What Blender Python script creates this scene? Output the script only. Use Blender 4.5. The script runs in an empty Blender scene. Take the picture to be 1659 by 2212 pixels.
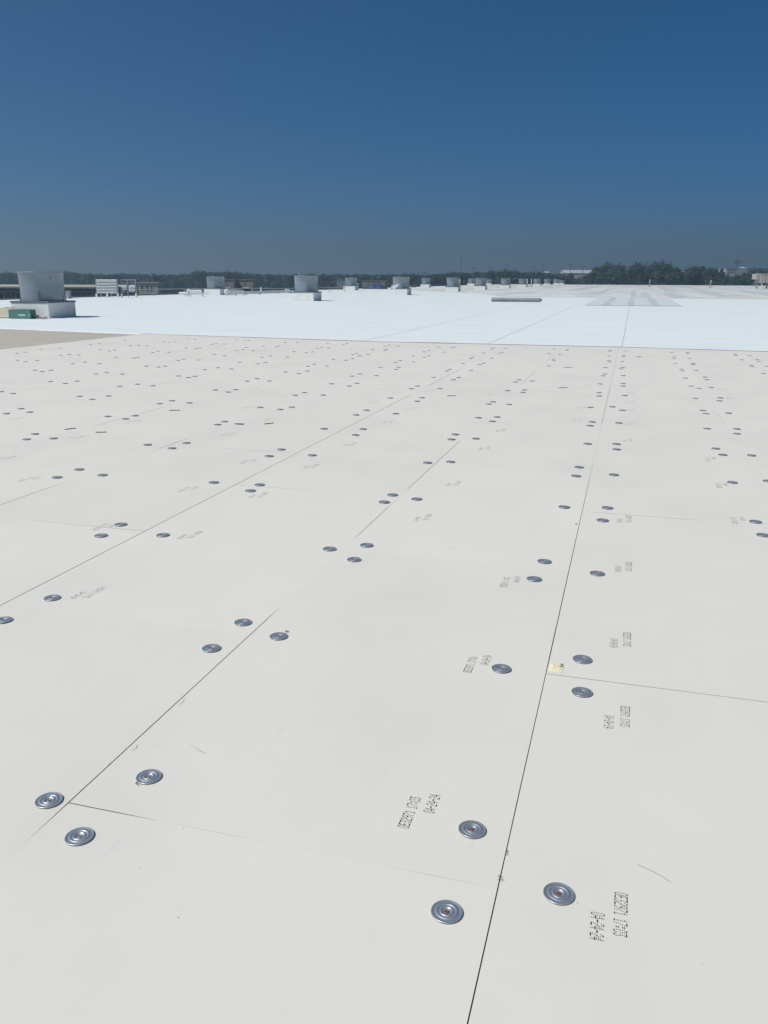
import bpy, bmesh, math, random
from mathutils import Vector, Matrix, noise
R = math.radians
rnd = random.Random(7)
SC = bpy.context.scene
COL = SC.collection

# ------------------------------------------------------------------ camera, sky, sun, exposure
EYE, YAW, ROLL = 1.45, R(16.05), 0.0044
PW, PH, FOC, HOR = 1659.0, 2212.0, 1800.0, 602.6          # the picture's own measures
PITCH = math.atan((PH / 2 - HOR) / FOC)
cam = bpy.data.cameras.new('camera')
cam.sensor_fit = 'VERTICAL'; cam.sensor_height = 24; cam.lens = 24 * FOC / PH
cam.clip_start = 0.05; cam.clip_end = 9000
camo = bpy.data.objects.new('camera', cam); COL.objects.link(camo)
CM = Matrix.Rotation(YAW, 4, 'Z') @ Matrix.Rotation(math.pi / 2 - PITCH, 4, 'X') @ Matrix.Rotation(ROLL, 4, 'Z')
camo.matrix_world = Matrix.Translation((0, 0, EYE)) @ CM
SC.camera = camo

SUN_EL, SUN_AZ = R(54), R(-128)                            # azimuth from +Y towards +X
w = bpy.data.worlds.new("World"); SC.world = w; w.use_nodes = True
nt = w.node_tree; bg = nt.nodes['Background']
sky = nt.nodes.new('ShaderNodeTexSky'); sky.sky_type = 'NISHITA'; sky.sun_disc = False
sky.sun_elevation = SUN_EL; sky.sun_rotation = SUN_AZ
sky.altitude = 0; sky.air_density = 0.4; sky.dust_density = 2.2; sky.ozone_density = 10.0
hs = nt.nodes.new('ShaderNodeHueSaturation'); hs.inputs['Hue'].default_value = .488; hs.inputs['Saturation'].default_value = 1.25; hs.inputs['Value'].default_value = 1.36
nt.links.new(sky.outputs[0], hs.inputs['Color']); nt.links.new(hs.outputs[0], bg.inputs[0]); bg.inputs[1].default_value = 0.066
sun = bpy.data.lights.new('sun', 'SUN'); sun.energy = 3.4; sun.angle = R(0.53); sun.color = (1.0, 0.962, 0.885)
suno = bpy.data.objects.new('sun', sun); COL.objects.link(suno)
sd = Vector((math.sin(SUN_AZ) * math.cos(SUN_EL), math.cos(SUN_AZ) * math.cos(SUN_EL), math.sin(SUN_EL)))
suno.rotation_euler = sd.to_track_quat('Z', 'Y').to_euler(); suno.location = (0, 0, 60)
vs = SC.view_settings; vs.view_transform = 'Standard'; vs.look = 'None'; vs.exposure = 0; vs.gamma = 1
SC.cycles.max_bounces = 6; SC.cycles.diffuse_bounces = 3; SC.cycles.volume_bounces = 0

# ------------------------------------------------------------------ helpers
def ray(x, y):
    return (CM.to_3x3() @ Vector((x - PW / 2, PH / 2 - y, -FOC))).normalized()
def spot(x, y, z=0.0):                                     # where a sight line meets the level z
    d = ray(x, y); return Vector((0, 0, EYE)) + d * ((z - EYE) / d.z)
def at(x, dist):                                           # a bearing and a distance along the view
    d = ray(x, HOR); k = dist / (d.x * -math.sin(YAW) + d.y * math.cos(YAW))
    return Vector((d.x * k, d.y * k, 0))
def height(x, y, dist):                                    # height seen at picture height y, at a distance
    d = ray(x, y); k = dist / (d.x * -math.sin(YAW) + d.y * math.cos(YAW))
    return EYE + d.z * k

def tag(o, label=None, cat=None, group=None, kind=None):
    if label: o['label'] = label
    if cat: o['category'] = cat
    if group: o['group'] = group
    if kind: o['kind'] = kind
    return o
def empty(name, loc, rz=0.0):
    o = bpy.data.objects.new(name, None); COL.objects.link(o)
    o.location = loc; o.rotation_euler = (0, 0, rz); o.empty_display_size = .1
    return o
def kids(o): return [c for c in KIDS.get(o.name, [])]
KIDS = {}
def copy_tree(o, parent=None):
    c = o.copy(); COL.objects.link(c)
    if parent: c.parent = parent; KIDS.setdefault(parent.name, []).append(c)
    for ch in list(KIDS.get(o.name, [])): copy_tree(ch, c)
    return c

class MB:
    """collects shapes and links them as one mesh object"""
    def __init__(s): s.v = []; s.f = []; s.sm = []
    def add(s, verts, faces, smooth=False):
        n = len(s.v); s.v += [tuple(v) for v in verts]
        for f in faces: s.f.append(tuple(n + i for i in f)); s.sm.append(smooth)
    def box(s, x0, x1, y0, y1, z0, z1, rz=0.0, c=(0, 0, 0), bev=0.0):
        b = min(bev, (x1 - x0) / 3, (y1 - y0) / 3, (z1 - z0) / 3)
        if b > 0:
            bm = bmesh.new(); bmesh.ops.create_cube(bm, size=1)
            for v in bm.verts:
                v.co = Vector((x0 + (v.co.x + .5) * (x1 - x0), y0 + (v.co.y + .5) * (y1 - y0), z0 + (v.co.z + .5) * (z1 - z0)))
            bmesh.ops.bevel(bm, geom=bm.edges[:], offset=b, segments=2, profile=.5, affect='EDGES')
            bm.verts.index_update(); P = [v.co.copy() for v in bm.verts]; F = [[v.index for v in f.verts] for f in bm.faces]; bm.free()
        else:
            P = [Vector(p) for p in ((x0, y0, z0), (x1, y0, z0), (x1, y1, z0), (x0, y1, z0), (x0, y0, z1), (x1, y0, z1), (x1, y1, z1), (x0, y1, z1))]
            F = [(0, 3, 2, 1), (4, 5, 6, 7), (0, 1, 5, 4), (1, 2, 6, 5), (2, 3, 7, 6), (3, 0, 4, 7)]
        m = Matrix.Rotation(rz, 3, 'Z'); c = Vector(c)
        s.add([m @ p + c for p in P], F)
    def lathe(s, prof, seg=32, c=(0, 0, 0), smooth=True, cap0=True, cap1=True):
        c = Vector(c); V = []; F = []
        n = len(prof)
        for k in range(seg):
            a = 2 * math.pi * k / seg
            for r, z in prof: V.append(c + Vector((r * math.cos(a), r * math.sin(a), z)))
        for k in range(seg):
            q = (k + 1) % seg
            for i in range(n - 1): F.append((k * n + i, q * n + i, q * n + i + 1, k * n + i + 1))
        s.add(V, F, smooth)
        if cap0 and prof[0][0] > 1e-6: s.add([V[k * n] for k in range(seg)], [tuple(range(seg))[::-1]])
        if cap1 and prof[-1][0] > 1e-6: s.add([V[k * n + n - 1] for k in range(seg)], [tuple(range(seg))])
    def tube(s, pts, r, seg=10, r1=None, caps=True):
        pts = [Vector(p) for p in pts]; V = []; F = []; n = len(pts)
        up = Vector((0, 0, 1))
        for i, p in enumerate(pts):
            d = (pts[min(i + 1, n - 1)] - pts[max(i - 1, 0)]).normalized()
            a = d.cross(up)
            if a.length < 1e-3: a = d.cross(Vector((1, 0, 0)))
            a.normalize(); b = a.cross(d).normalized()
            rr = r if r1 is None else r + (r1 - r) * i / max(1, n - 1)
            for k in range(seg):
                t = 2 * math.pi * k / seg; V.append(p + a * (rr * math.cos(t)) + b * (rr * math.sin(t)))
        for i in range(n - 1):
            for k in range(seg):
                q = (k + 1) % seg; F.append((i * seg + k, i * seg + q, (i + 1) * seg + q, (i + 1) * seg + k))
        s.add(V, F, True)
        if caps: s.add(V[:seg], [tuple(range(seg))[::-1]]); s.add(V[-seg:], [tuple(range(seg))])
    def mesh(s, name, mat):
        me = bpy.data.meshes.new(name); me.from_pydata(s.v, [], s.f)
        me.polygons.foreach_set('use_smooth', s.sm)
        for m in (mat if isinstance(mat, (list, tuple)) else [mat]): me.materials.append(m)
        me.update(); return me
    def build(s, name, mat, parent=None, loc=(0, 0, 0), rz=0.0):
        o = bpy.data.objects.new(name, s.mesh(name, mat)); COL.objects.link(o)
        o.location = loc; o.rotation_euler = (0, 0, rz)
        if parent: o.parent = parent; KIDS.setdefault(parent.name, []).append(o)
        return o

# ------------------------------------------------------------------ materials
def mat(name, col, rough=.7, metal=0.0, var=0.0, scale=3.0, col2=None, bump=0.0, bscale=40.0, stretch=(1, 1, 1), spec=.3, detail=5, lo=.35, hi=.65):
    m = bpy.data.materials.new(name); m.use_nodes = True
    n = m.node_tree; b = n.nodes['Principled BSDF']
    b.inputs['Base Color'].default_value = (*col, 1); b.inputs['Roughness'].default_value = rough
    b.inputs['Metallic'].default_value = metal; b.inputs['Specular IOR Level'].default_value = spec
    if var or col2 or bump:
        tc = n.nodes.new('ShaderNodeTexCoord'); mp = n.nodes.new('ShaderNodeMapping'); mp.inputs['Scale'].default_value = stretch
        n.links.new(tc.outputs['Object'], mp.inputs[0])
    if var or col2:
        c2 = col2 or tuple(max(0, c * (1 - var)) for c in col)
        t = n.nodes.new('ShaderNodeTexNoise'); t.inputs['Scale'].default_value = scale; t.inputs['Detail'].default_value = detail
        n.links.new(mp.outputs[0], t.inputs['Vector'])
        r = n.nodes.new('ShaderNodeValToRGB'); e = r.color_ramp.elements
        e[0].position = lo; e[1].position = hi; e[0].color = (*c2, 1); e[1].color = (*col, 1)
        n.links.new(t.outputs['Fac'], r.inputs[0]); n.links.new(r.outputs[0], b.inputs['Base Color'])
    if bump:
        t2 = n.nodes.new('ShaderNodeTexNoise'); t2.inputs['Scale'].default_value = bscale; t2.inputs['Detail'].default_value = 4
        n.links.new(mp.outputs[0], t2.inputs['Vector'])
        bp = n.nodes.new('ShaderNodeBump'); bp.inputs['Strength'].default_value = bump; bp.inputs['Distance'].default_value = .02
        n.links.new(t2.outputs['Fac'], bp.inputs['Height']); n.links.new(bp.outputs[0], b.inputs['Normal'])
    return m

def layer_noise(m, scale, lo, hi, col, fac, stretch=(1, 1, 1), detail=6, dist=0.0):
    """mix a worn, stained or wrinkle-shade colour into a material where a noise is high"""
    n = m.node_tree; b = n.nodes['Principled BSDF']; src = b.inputs['Base Color'].links[0].from_socket if b.inputs['Base Color'].links else None
    tc = n.nodes.new('ShaderNodeTexCoord'); mp = n.nodes.new('ShaderNodeMapping'); mp.inputs['Scale'].default_value = stretch
    n.links.new(tc.outputs['Object'], mp.inputs[0])
    t = n.nodes.new('ShaderNodeTexNoise'); t.inputs['Scale'].default_value = scale; t.inputs['Detail'].default_value = detail; t.inputs['Distortion'].default_value = dist
    n.links.new(mp.outputs[0], t.inputs['Vector'])
    mr = n.nodes.new('ShaderNodeMapRange'); mr.inputs['From Min'].default_value = lo; mr.inputs['From Max'].default_value = hi; mr.inputs['To Max'].default_value = fac
    n.links.new(t.outputs['Fac'], mr.inputs['Value'])
    mx = n.nodes.new('ShaderNodeMixRGB'); mx.inputs[2].default_value = (*col, 1)
    if src: n.links.new(src, mx.inputs[1])
    else: mx.inputs[1].default_value = b.inputs['Base Color'].default_value
    n.links.new(mr.outputs[0], mx.inputs[0]); n.links.new(mx.outputs[0], b.inputs['Base Color'])
    return m

M = {}
M['board'] = mat('coated_board', (.745, .720, .652), .75, var=.022, scale=1.3, bump=.02, bscale=160, spec=.15)
layer_noise(M['board'], 1.7, .48, .74, (.62, .62, .58), .34, stretch=(1, .6, 1))
layer_noise(M['board'], 9.0, .66, .80, (.55, .55, .54), .30, stretch=(1.6, .5, 1))
layer_noise(M['board'], 45.0, .73, .80, (.45, .45, .46), .25)
def island_tone(m, amount):
    n = m.node_tree; b = n.nodes['Principled BSDF']; src = b.inputs['Base Color'].links[0].from_socket
    gm = n.nodes.new('ShaderNodeNewGeometry'); mr = n.nodes.new('ShaderNodeMapRange'); mr.inputs['To Min'].default_value = 1 - amount; mr.inputs['To Max'].default_value = 1 + amount
    n.links.new(gm.outputs['Random Per Island'], mr.inputs['Value'])
    h = n.nodes.new('ShaderNodeHueSaturation'); n.links.new(src, h.inputs['Color']); n.links.new(mr.outputs[0], h.inputs['Value']); n.links.new(h.outputs[0], b.inputs['Base Color'])
island_tone(M['board'], .014)
M['foam_edge_shade'] = mat('foam_core_shade', (.15, .125, .08), .95)  # foam darkened: the shade inside the board gaps is put into its colour
M['membrane'] = mat('white_membrane', (.845, .89, .875), .55, var=.02, scale=.35, bump=.35, bscale=2.2, stretch=(.35, 2.0, 1), spec=.2)
layer_noise(M['membrane'], .9, .50, .72, (.68, .72, .74), .40, stretch=(.35, 2.5, 1))  # long wrinkles: their shading painted as darker streaks
layer_noise(M['membrane'], 3.0, .59, .70, (.62, .66, .68), .45, stretch=(.25, 3.0, 1))  # finer wrinkles, shading likewise painted into the colour
M['seam'] = mat('seam_dirt', (.60, .63, .64), .8)
M['tan'] = mat('tan_deck', (.51, .47, .41), .9, var=.10, scale=.8, stretch=(.5, 2.0, 1), spec=.1)
M['old'] = mat('aged_membrane', (.76, .77, .735), .65, var=.08, scale=.25, stretch=(.5, 1.5, 1), spec=.15)
layer_noise(M['old'], .22, .48, .66, (.50, .52, .50), .75, stretch=(1.6, .16, 1), detail=4)
layer_noise(M['old'], .12, .50, .72, (.60, .57, .48), .45, stretch=(.5, .6, 1))
M['patch'] = mat('grey_sheet', (.67, .73, .73), .65, var=.05, scale=.6, spec=.15)
M['patch_dark'] = mat('grey_strip', (.585, .645, .65), .65, var=.12, scale=.5, stretch=(1, .3, 1), spec=.15)
M['ink'] = mat('printed_ink', (.040, .040, .045), .8)
M['scuff'] = mat('scuff_grey', (.36, .36, .36), .8)
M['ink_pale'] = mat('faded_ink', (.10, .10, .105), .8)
M['zinc'] = mat('galvanised_plate', (.54, .57, .60), .38, metal=.72, var=.10, scale=60)
M['screw'] = mat('screw_head', (.30, .27, .28), .38, metal=.8)
M['screw_red'] = mat('red_screw_coating', (.20, .075, .075), .4, metal=.3)
M['dark_steel'] = mat('dark_steel', (.05, .052, .055), .5, metal=.4)
M['yellow_foam'] = mat('yellow_foam', (.88, .81, .56), .95, var=.10, scale=120, bump=.25, bscale=300, spec=.05)
M['drum'] = mat('painted_drum', (.26, .31, .355), .5, metal=.25, var=.10, scale=2.2, stretch=(1, 1, .25), bump=.05, bscale=4)
M['drum_in'] = mat('drum_lining', (.08, .09, .10), .7)
M['flange'] = mat('grey_flange', (.17, .205, .24), .5, metal=.4, var=.15, scale=6)
M['curb'] = mat('white_curb', (.80, .81, .79), .6, var=.07, scale=2.0, bump=.12, bscale=6, spec=.2)
M['white'] = mat('white_paint', (.76, .77, .76), .5, var=.04, scale=4)
M['galv'] = mat('galvanised_pipe', (.36, .41, .44), .5, metal=.4, var=.1, scale=3)
M['green'] = mat('green_carton', (.095, .215, .19), .75, var=.12, scale=6)
M['carton_in'] = mat('kraft_card', (.40, .32, .22), .9, var=.12, scale=5)
M['pale_card'] = mat('pale_card', (.50, .47, .38), .9, var=.10, scale=4)
M['wrap'] = mat('grey_wrap', (.36, .34, .35), .6, var=.3, scale=8)
M['roll'] = mat('rolled_membrane', (.33, .355, .36), .7, var=.25, scale=3.0, stretch=(.3, 6, 6))
M['roof_metal'] = mat('tan_roof', (.52, .47, .38), .8, var=.06, scale=.5)
M['wall_grey'] = mat('grey_wall', (.20, .225, .26), .8, var=.08, scale=.3)
M['dark_glass'] = mat('dark_opening', (.03, .04, .05), .3)
M['unit_tan'] = mat('tan_casing', (.32, .29, .275), .7, var=.1, scale=1.2)
M['unit_beige'] = mat('beige_casing', (.47, .43, .38), .7, var=.08, scale=1.2)
M['tarp'] = mat('blue_tarp', (.055, .09, .18), .5, var=.25, scale=2.5, bump=.3, bscale=4)
M['orange'] = mat('orange_band', (.55, .10, .05), .6)
M['brown'] = mat('brown_debris', (.20, .16, .12), .9, var=.4, scale=2)
M['leaf'] = mat('leaves', (.060, .105, .060), .7, col2=(.024, .050, .032), scale=.35, spec=.2, detail=3)
M['bark'] = mat('bark', (.09, .07, .055), .9, var=.3, scale=3)
M['grass'] = mat('grass_ground', (.09, .11, .045), .95, var=.35, scale=.02)
M['wall_pale'] = mat('pale_wall', (.55, .56, .55), .8, var=.06, scale=.2)
M['wall_beige'] = mat('beige_wall', (.52, .45, .36), .8, var=.08, scale=.3)
M['pale_roof'] = mat('pale_roof', (.62, .64, .63), .7, var=.05, scale=.2)
M['pole'] = mat('pole_timber', (.16, .15, .15), .9)
M['wood'] = mat('pallet_wood', (.35, .26, .16), .9, var=.2, scale=3)

# ------------------------------------------------------------------ the ground and the roof we stand on
GZ = -9.0
g = MB(); g.add([(-3000, -1500, GZ), (3000, -1500, GZ), (3000, 4000, GZ), (-3000, 4000, GZ)], [(0, 1, 2, 3)])
tag(g.build('ground', M['grass']), kind='structure')
g = MB(); g.box(-40.2, 75, -25, 276, GZ, -.075)
tag(g.build('roof_slab', M['wall_pale']), kind='structure')
g = MB()                                                   # metal coping round the roof edge
g.box(-40.45, -40.15, -25, 276.3, -.4, .10); g.box(-40.15, 75, 276.003, 276.3, -.4, .06)
tag(g.build('roof_edge', M['flange']), kind='structure')
g = MB(); g.add([(-40.1, -24, -.014), (-12.60, -24, -.014), (-12.60, 23, -.014), (-40.1, 23, -.014)], [(0, 1, 2, 3)])
tag(g.build('bare_deck', M['tan']), kind='structure')
g = MB(); g.add([(-12.60, -24, -.06), (74, -24, -.06), (74, 23, -.06), (-12.60, 23, -.06)], [(0, 1, 2, 3)])
tag(g.build('under_deck', M['tan']), kind='structure')

# insulation boards: strips 1.24 m wide running away from the eye, joints every 2.42 m, staggered
SEAM0, STRIP, BL = -0.205, 1.235, 2.415
def seam_x(k): return SEAM0 + STRIP * k
def edge_y(x):                                             # front edge of the white membrane
    pts = [(-60, 22.6), (-18, 21.1), (-12.3, 20.1), (-6, 19.45), (-.15, 19.7), (2.8, 19.45), (10, 19.3), (80, 18.5)]
    for (a, b), (c, d) in zip(pts, pts[1:]):
        if a <= x <= c: return b + (d - b) * (x - a) / (c - a)
    return 19.5
def seam_gap(k, y):                                        # full width of the open joint
    n = .5 + .5 * noise.noise((k * 7.3, y * .35, 2.0))
    if k == 0:
        if y < 1.9: return .0030
        if y < 3.05: return .0026
        if y < 6.4: return .0038 - .0004 * (y - 3)
        if y < 8.9: return .0009
        if y < 12: return .0032
        return .0014 + .002 * n
    if k == -1:
        if y < 1.74: return .0004 if 1.5 < y < 1.68 else 0
        if y < 3.15: return .0036
        if y < 4.4: return .0002
        if y < 5.2: return .0034
        if y < 5.6: return .0004
        if y < 7.6: return .0038
        if y < 8.0: return .0006
        return .0006 + .0034 * (n > .56)
    if k == -2:
        return .0044 if y < 9.0 else (.0006 + .005 * (n > .5))
    if k == -3: return .0052 if 4.2 < y < 5.0 or 6.4 < y < 6.9 else .0004
    if k == -4: return .0055 if 7.2 < y < 8.6 else .0004
    return .0004 + .0022 * (n > .74)
def joint_gap(i, j, t):                                    # t runs 0..1 along the short joint from its left end
    if i == 0 and j == 0: return .0030 - .0008 * t
    if i == 0 and j == 1: return .0005 if t < .1 else (.0034 if t < .55 else .0006)
    if i == -1 and j == 0: return .0032 if t < .22 else (.0007 if .25 < t < .38 or .78 < t < .88 else .0)
    if i == -2 and j == 1: return .0034 * max(.15, 1 - 1.2 * t)
    if i == -3 and j == 1: return .0034 * max(.15, 1.2 * t)
    if i == -3 and j == 2: return .004 if t > .4 else .0008
    n = noise.noise((i * 3.1, j * 5.7, t * 1.5))
    if BL * j + 2 < 9: return .0
    return .0036 if n > .40 else .0
bm_boards = MB(); bm_core = MB()
TOP = 0.0
for i in range(-10, 9):
    off = (2.96 if i % 2 == 0 else 1.745)
    if i <= -4: off += rnd.uniform(-.5, .5)
    for j in range(-4, 9):
        y0 = off + BL * (j - 0); y1 = y0 + BL
        if i <= -10 and y1 < 6: pass
        xl, xr = seam_x(i), seam_x(i + 1)
        if xr < -12.1: continue
        ymax = min(edge_y(xl), edge_y(xr)) + .5
        if y0 > ymax: continue
        y1c = min(y1, ymax)
        dz = rnd.uniform(-.0003, .0003) if y0 > 7 else 0; tx = 0
        NY, NX = 14, 8
        loop = []
        for k in range(NX + 1):
            t = k / NX; loop.append((xl + (xr - xl) * t, y0 + joint_gap(i, j, t) / 2))
        # right, top, left sides
        for k in range(1, NY + 1):
            y = y0 + (y1c - y0) * k / NY; loop.append((xr, y))
        for k in range(1, NX + 1):
            t = 1 - k / NX; loop.append((xl + (xr - xl) * t, y1c - joint_gap(i, j + 1, t) / 2))
        for k in range(1, NY):
            y = y1c - (y1c - y0) * k / NY; loop.append((xl, y))
        P = []
        for (x, y) in loop:
            if abs(x - xr) < 1e-6: x = xr - seam_gap(i + 1, y) / 2 * (1 + .35 * noise.noise((i, y * 3, 0)))
            elif abs(x - xl) < 1e-6: x = xl + seam_gap(i, y) / 2
            y = min(max(y, y0 + .00006), y1c - .00006)
            z = dz + tx * (x - xl) / STRIP
            if i == 0 and abs(x - xr) < .01 and 7.5 < y < 17: z += .006 * max(0, noise.noise((0, y * .5, 3)) + .25)
            P.append((x, y, z))
        n = len(P)
        bm_boards.add(P, [tuple(range(n))])
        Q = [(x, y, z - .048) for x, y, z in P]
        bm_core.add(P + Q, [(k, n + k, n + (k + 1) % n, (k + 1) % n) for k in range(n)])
boards = bm_boards.build('board_deck', M['board']); tag(boards, kind='structure')
core = bm_core.build('board_edge', M['foam_edge_shade'], boards)

# white membrane: sheets 3 m wide with a slightly lifted front edge
mem = MB()
SHEET = 3.0
for s in range(-14, 25):
    x0 = -.15 + SHEET * s; x1 = x0 + SHEET
    if x1 < -40.1 or x0 > 74: continue
    x0 = max(x0, -40.1); x1 = min(x1, 74)
    NXS = 16
    rows = []
    for r in range(3):
        row = []
        for k in range(NXS + 1):
            x = x0 + (x1 - x0) * k / NXS
            wob = .05 * noise.noise((x * .35, 4.2, 0)) + .02 * noise.noise((x * 1.3, 1.2, 0))
            ye = edge_y(x) + wob
            lift = (.006 + .010 * max(0, noise.noise((x * .8, 9.1, 0)) + .3)) if x > -12.6 else .006
            lap = .003 * (k / NXS) if s in (-3, -2, -1) else 0
            if r == 0: row.append((x, ye, lift + lap))
            elif r == 1: row.append((x, ye + .25 + .1 * noise.noise((x, 0, 0)), .0045 + lap))
            else: row.append((x, 276 if x < -11 else 77.5, .0045 + lap))
        rows.append(row)
    V = sum(rows, []); F = []
    for r in range(2):
        for k in range(NXS): a = r * (NXS + 1) + k; F.append((a, a + 1, a + NXS + 2, a + NXS + 1))
    mem.add(V, F, True)
    lo = [(x, y + .012, z - .0035) if x > -12.6 else (x, y - .06, -.0135) for x, y, z in rows[0]]
    mem.add(rows[0] + lo, [(k, NXS + 1 + k, NXS + 2 + k, k + 1) for k in range(NXS)])
membrane = mem.build('roof_membrane', M['membrane']); tag(membrane, kind='structure')
sm = MB()
for s in (-2, -1, 0):
    x = -.15 + SHEET * s; wdt = .015 if s == 0 else (.007 if s == -1 else .004)
    prev = None; n = 40
    for k in range(n):
        ya = edge_y(x) + .27 + (52 - 20) * k / n; yb = ya + (52 - 20) / n
        xa = x + .012 * noise.noise((s, ya * .4, 0)); xb = x + .012 * noise.noise((s, yb * .4, 0))
        sm.add([(xa, ya, .0127), (xa + wdt, ya, .0127), (xb + wdt, yb, .0127), (xb, yb, .0127)], [(0, 1, 2, 3)])
sm.build('seam_line', M['seam'], membrane)
# the older roof beyond, and the grey repair sheet in front of it
o = MB(); o.add([(-11, 76, .016), (74, 76, .016), (74, 276, .016), (-39, 276, .016), (-33, 120, .016), (-16, 92, .016)], [(0, 1, 2, 3, 4, 5)])
old = o.build('old_roof', M['old']); tag(old, kind='structure')
o = MB(); o.add([(-2.7, 51.8, .020), (2.8, 52.2, .020), (2.9, 76, .020), (-2.8, 76, .020)], [(0, 1, 2, 3)])
pt = o.build('grey_sheet', M['patch']); tag(pt, kind='structure')
o = MB()
for a, b in ((-1.75, -1.25), (-.25, .12), (1.1, 1.65)): o.add([(a, 52.3, .024), (b, 52.3, .024), (b, 75.8, .024), (a, 75.8, .024)], [(0, 1, 2, 3)])
o.build('grey_strip', M['patch_dark'], pt)
o = MB()
for a, b, c, d in ((-.2, .3, 78, 120), (.8, 1.6, 82, 110), (3.2, 4.6, 78, 104), (7.5, 9.2, 84, 120), (13, 16, 86, 130), (-4, -3.2, 90, 150), (20, 22, 100, 170), (4.5, 6, 130, 200), (10, 12, 150, 240), (-9, -7, 120, 190)):
    o.add([(a, c, .020), (b, c + 1, .020), (b * 1.02, d, .020), (a * 1.01, d - 2, .020)], [(0, 1, 2, 3)])
o.build('worn_strip', M['patch_dark'], old)

# ------------------------------------------------------------------ printing on the boards
FONT = {'0': '01110 10001 10001 10001 10001 10001 01110', '1': '00100 01100 00100 00100 00100 00100 01110',
        '2': '01110 10001 00001 00110 01000 10000 11111', '3': '11111 00010 00100 00110 00001 10001 01110',
        '4': '00010 00110 01010 10010 11111 00010 00010', '7': '11111 00001 00010 00100 01000 01000 01000',
        '9': '01110 10001 10001 01111 00001 00010 01100', 'E': '11111 10000 10000 11110 10000 10000 11111',
        ':': '00000 01100 01100 00000 01100 01100 00000', '-': '00000 00000 00000 11111 00000 00000 00000', ' ': '00000 ' * 7}
def code_mesh(seed, drop):
    m = MB(); jr = random.Random(seed)
    def line(txt, u0, v0):
        for ci, ch in enumerate(txt):
            rowsx = FONT[ch].split()
            for r, row in enumerate(rowsx):
                c = 0
                while c < 5:
                    if row[c] == '1':
                        e = c
                        while e < 4 and row[e + 1] == '1': e += 1
                        u = u0 + (ci * 6 + c) * .0019; ue = u0 + (ci * 6 + e) * .0019 + .0017
                        v = v0 + (6 - r) * .0047 + jr.uniform(-.0003, .0003); hh = .0024
                        if jr.random() < drop: c = e + 1; continue
                        m.add([(u, v, 0), (ue, v, 0), (ue, v + hh, 0), (u, v + hh, 0)], [(0, 1, 2, 3)])
                        c = e + 1
                    else: c += 1
    line('0E32971 17:03', 0, .006); line('04-24-24', .085, -.046)
    return m
M['ink_grey'] = mat('worn_ink', (.06, .06, .065), .8)
stamps_near = [code_mesh(k, d).mesh('printed_code', M[i]) for k, (d, i) in enumerate(((.02, 'ink'), (.10, 'ink_grey'), (.06, 'ink_grey'), (.16, 'ink_grey'), (.04, 'ink')))]
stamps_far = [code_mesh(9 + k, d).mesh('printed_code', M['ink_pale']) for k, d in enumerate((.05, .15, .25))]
sj = random.Random(2)
def stamp(px, py, up=None):
    p = spot(px, py)
    fr = ((p.x - SEAM0) / STRIP) % 1.0
    reads_away = fr > .5 if up is None else up
    o = bpy.data.objects.new('printed_code', stamps_near[0] if p.y < 2.2 else sj.choice(stamps_near) if p.y < 9 else sj.choice(stamps_far)); COL.objects.link(o)
    # place the middle of the code on the spot
    rz = math.pi / 2 if reads_away else -math.pi / 2
    mid = Matrix.Rotation(rz, 3, 'Z') @ Vector((.0875, 0, 0))
    o.location = (p.x - mid.x, p.y - mid.y, .0018); o.rotation_euler = (0, 0, rz)
    o.parent = boards
for q in ((1320, 1980), (1336, 1550), (1343, 1383), (1349, 1225), (1350, 1122), (1357, 952), (1360, 916), (1361, 886), (1362, 869), (1363, 848)): stamp(*q, up=False)
for q in ((903, 1751), (1029, 1434), (1101, 1257), (1245, 908), (1256, 881), (1264, 857), (1271, 833)): stamp(*q, up=True)
for q in ((915, 1118), (981, 1045), (1048, 968), (1082, 930), (1055, 853), (1080, 835)): stamp(*q, up=False)
for q in ((192, 1281), (412, 1156), (559, 1070), (673, 1007), (757, 960), (839, 911), (885, 883), (930, 845)): stamp(*q, up=False)
for q in ((227, 1138), (406, 1057), (535, 997), (583, 906), (610, 858), (808, 869), (854, 848)): stamp(*q, up=True)
for q in ((64, 1035), (15, 989), (165, 945), (37, 904), (164, 876), (493, 938), (290, 910), (540, 880), (550, 838)): stamp(*q)
for q in ((1534, 992), (1559, 1049), (1593, 1124)): stamp(*q, up=True)
for q in ((1561, 841), (1576, 860)): stamp(*q, up=False)
# pencil scratches and the broken corner of one board
sc_ = MB()
def scratch(pts, wd):
    P = [spot(*p) for p in pts]
    for a, b in zip(P, P[1:]):
        d = (b - a).normalized(); nrm = Vector((-d.y, d.x, 0)) * wd / 2; up = Vector((0, 0, .0019))
        sc_.add([a - nrm + up, a + nrm + up, b + nrm + up, b - nrm + up], [(0, 1, 2, 3)])
scratch([(1376, 1868), (1403, 1880), (1428, 1893), (1448, 1906)], .0011)
scratch([(410, 1608), (422, 1618), (437, 1626)], .0009); scratch([(420, 1611), (433, 1622), (446, 1630)], .0008)
scratch([(388, 1523), (395, 1517), (398, 1510)], .0015); scratch([(284, 1622), (294, 1617), (297, 1609)], .0015)
sc_.build('scuff_mark', M['scuff'], boards)
corner = spot(1183, 1451)
cb = MB(); N = 9
out = [(0, 0), (.042, -.002), (.045, .018), (.040, .030), (.043, .044), (.034, .060), (.022, .066), (.012, .070), (.006, .062), (0, .050)]
out = [(a * 1.25, b * 1.2) for a, b in out]
V = [(corner.x + .024, corner.y + .030, .006)] + [(corner.x + a + .0035, corner.y + b + .002, .0008) for a, b in out]
mid_ = [((V[0][0] + v[0]) / 2 + rnd.uniform(-.003, .003), (V[0][1] + v[1]) / 2 + rnd.uniform(-.003, .003), .005 + rnd.uniform(-.002, .003)) for v in V[1:]]
n = len(out)
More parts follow.
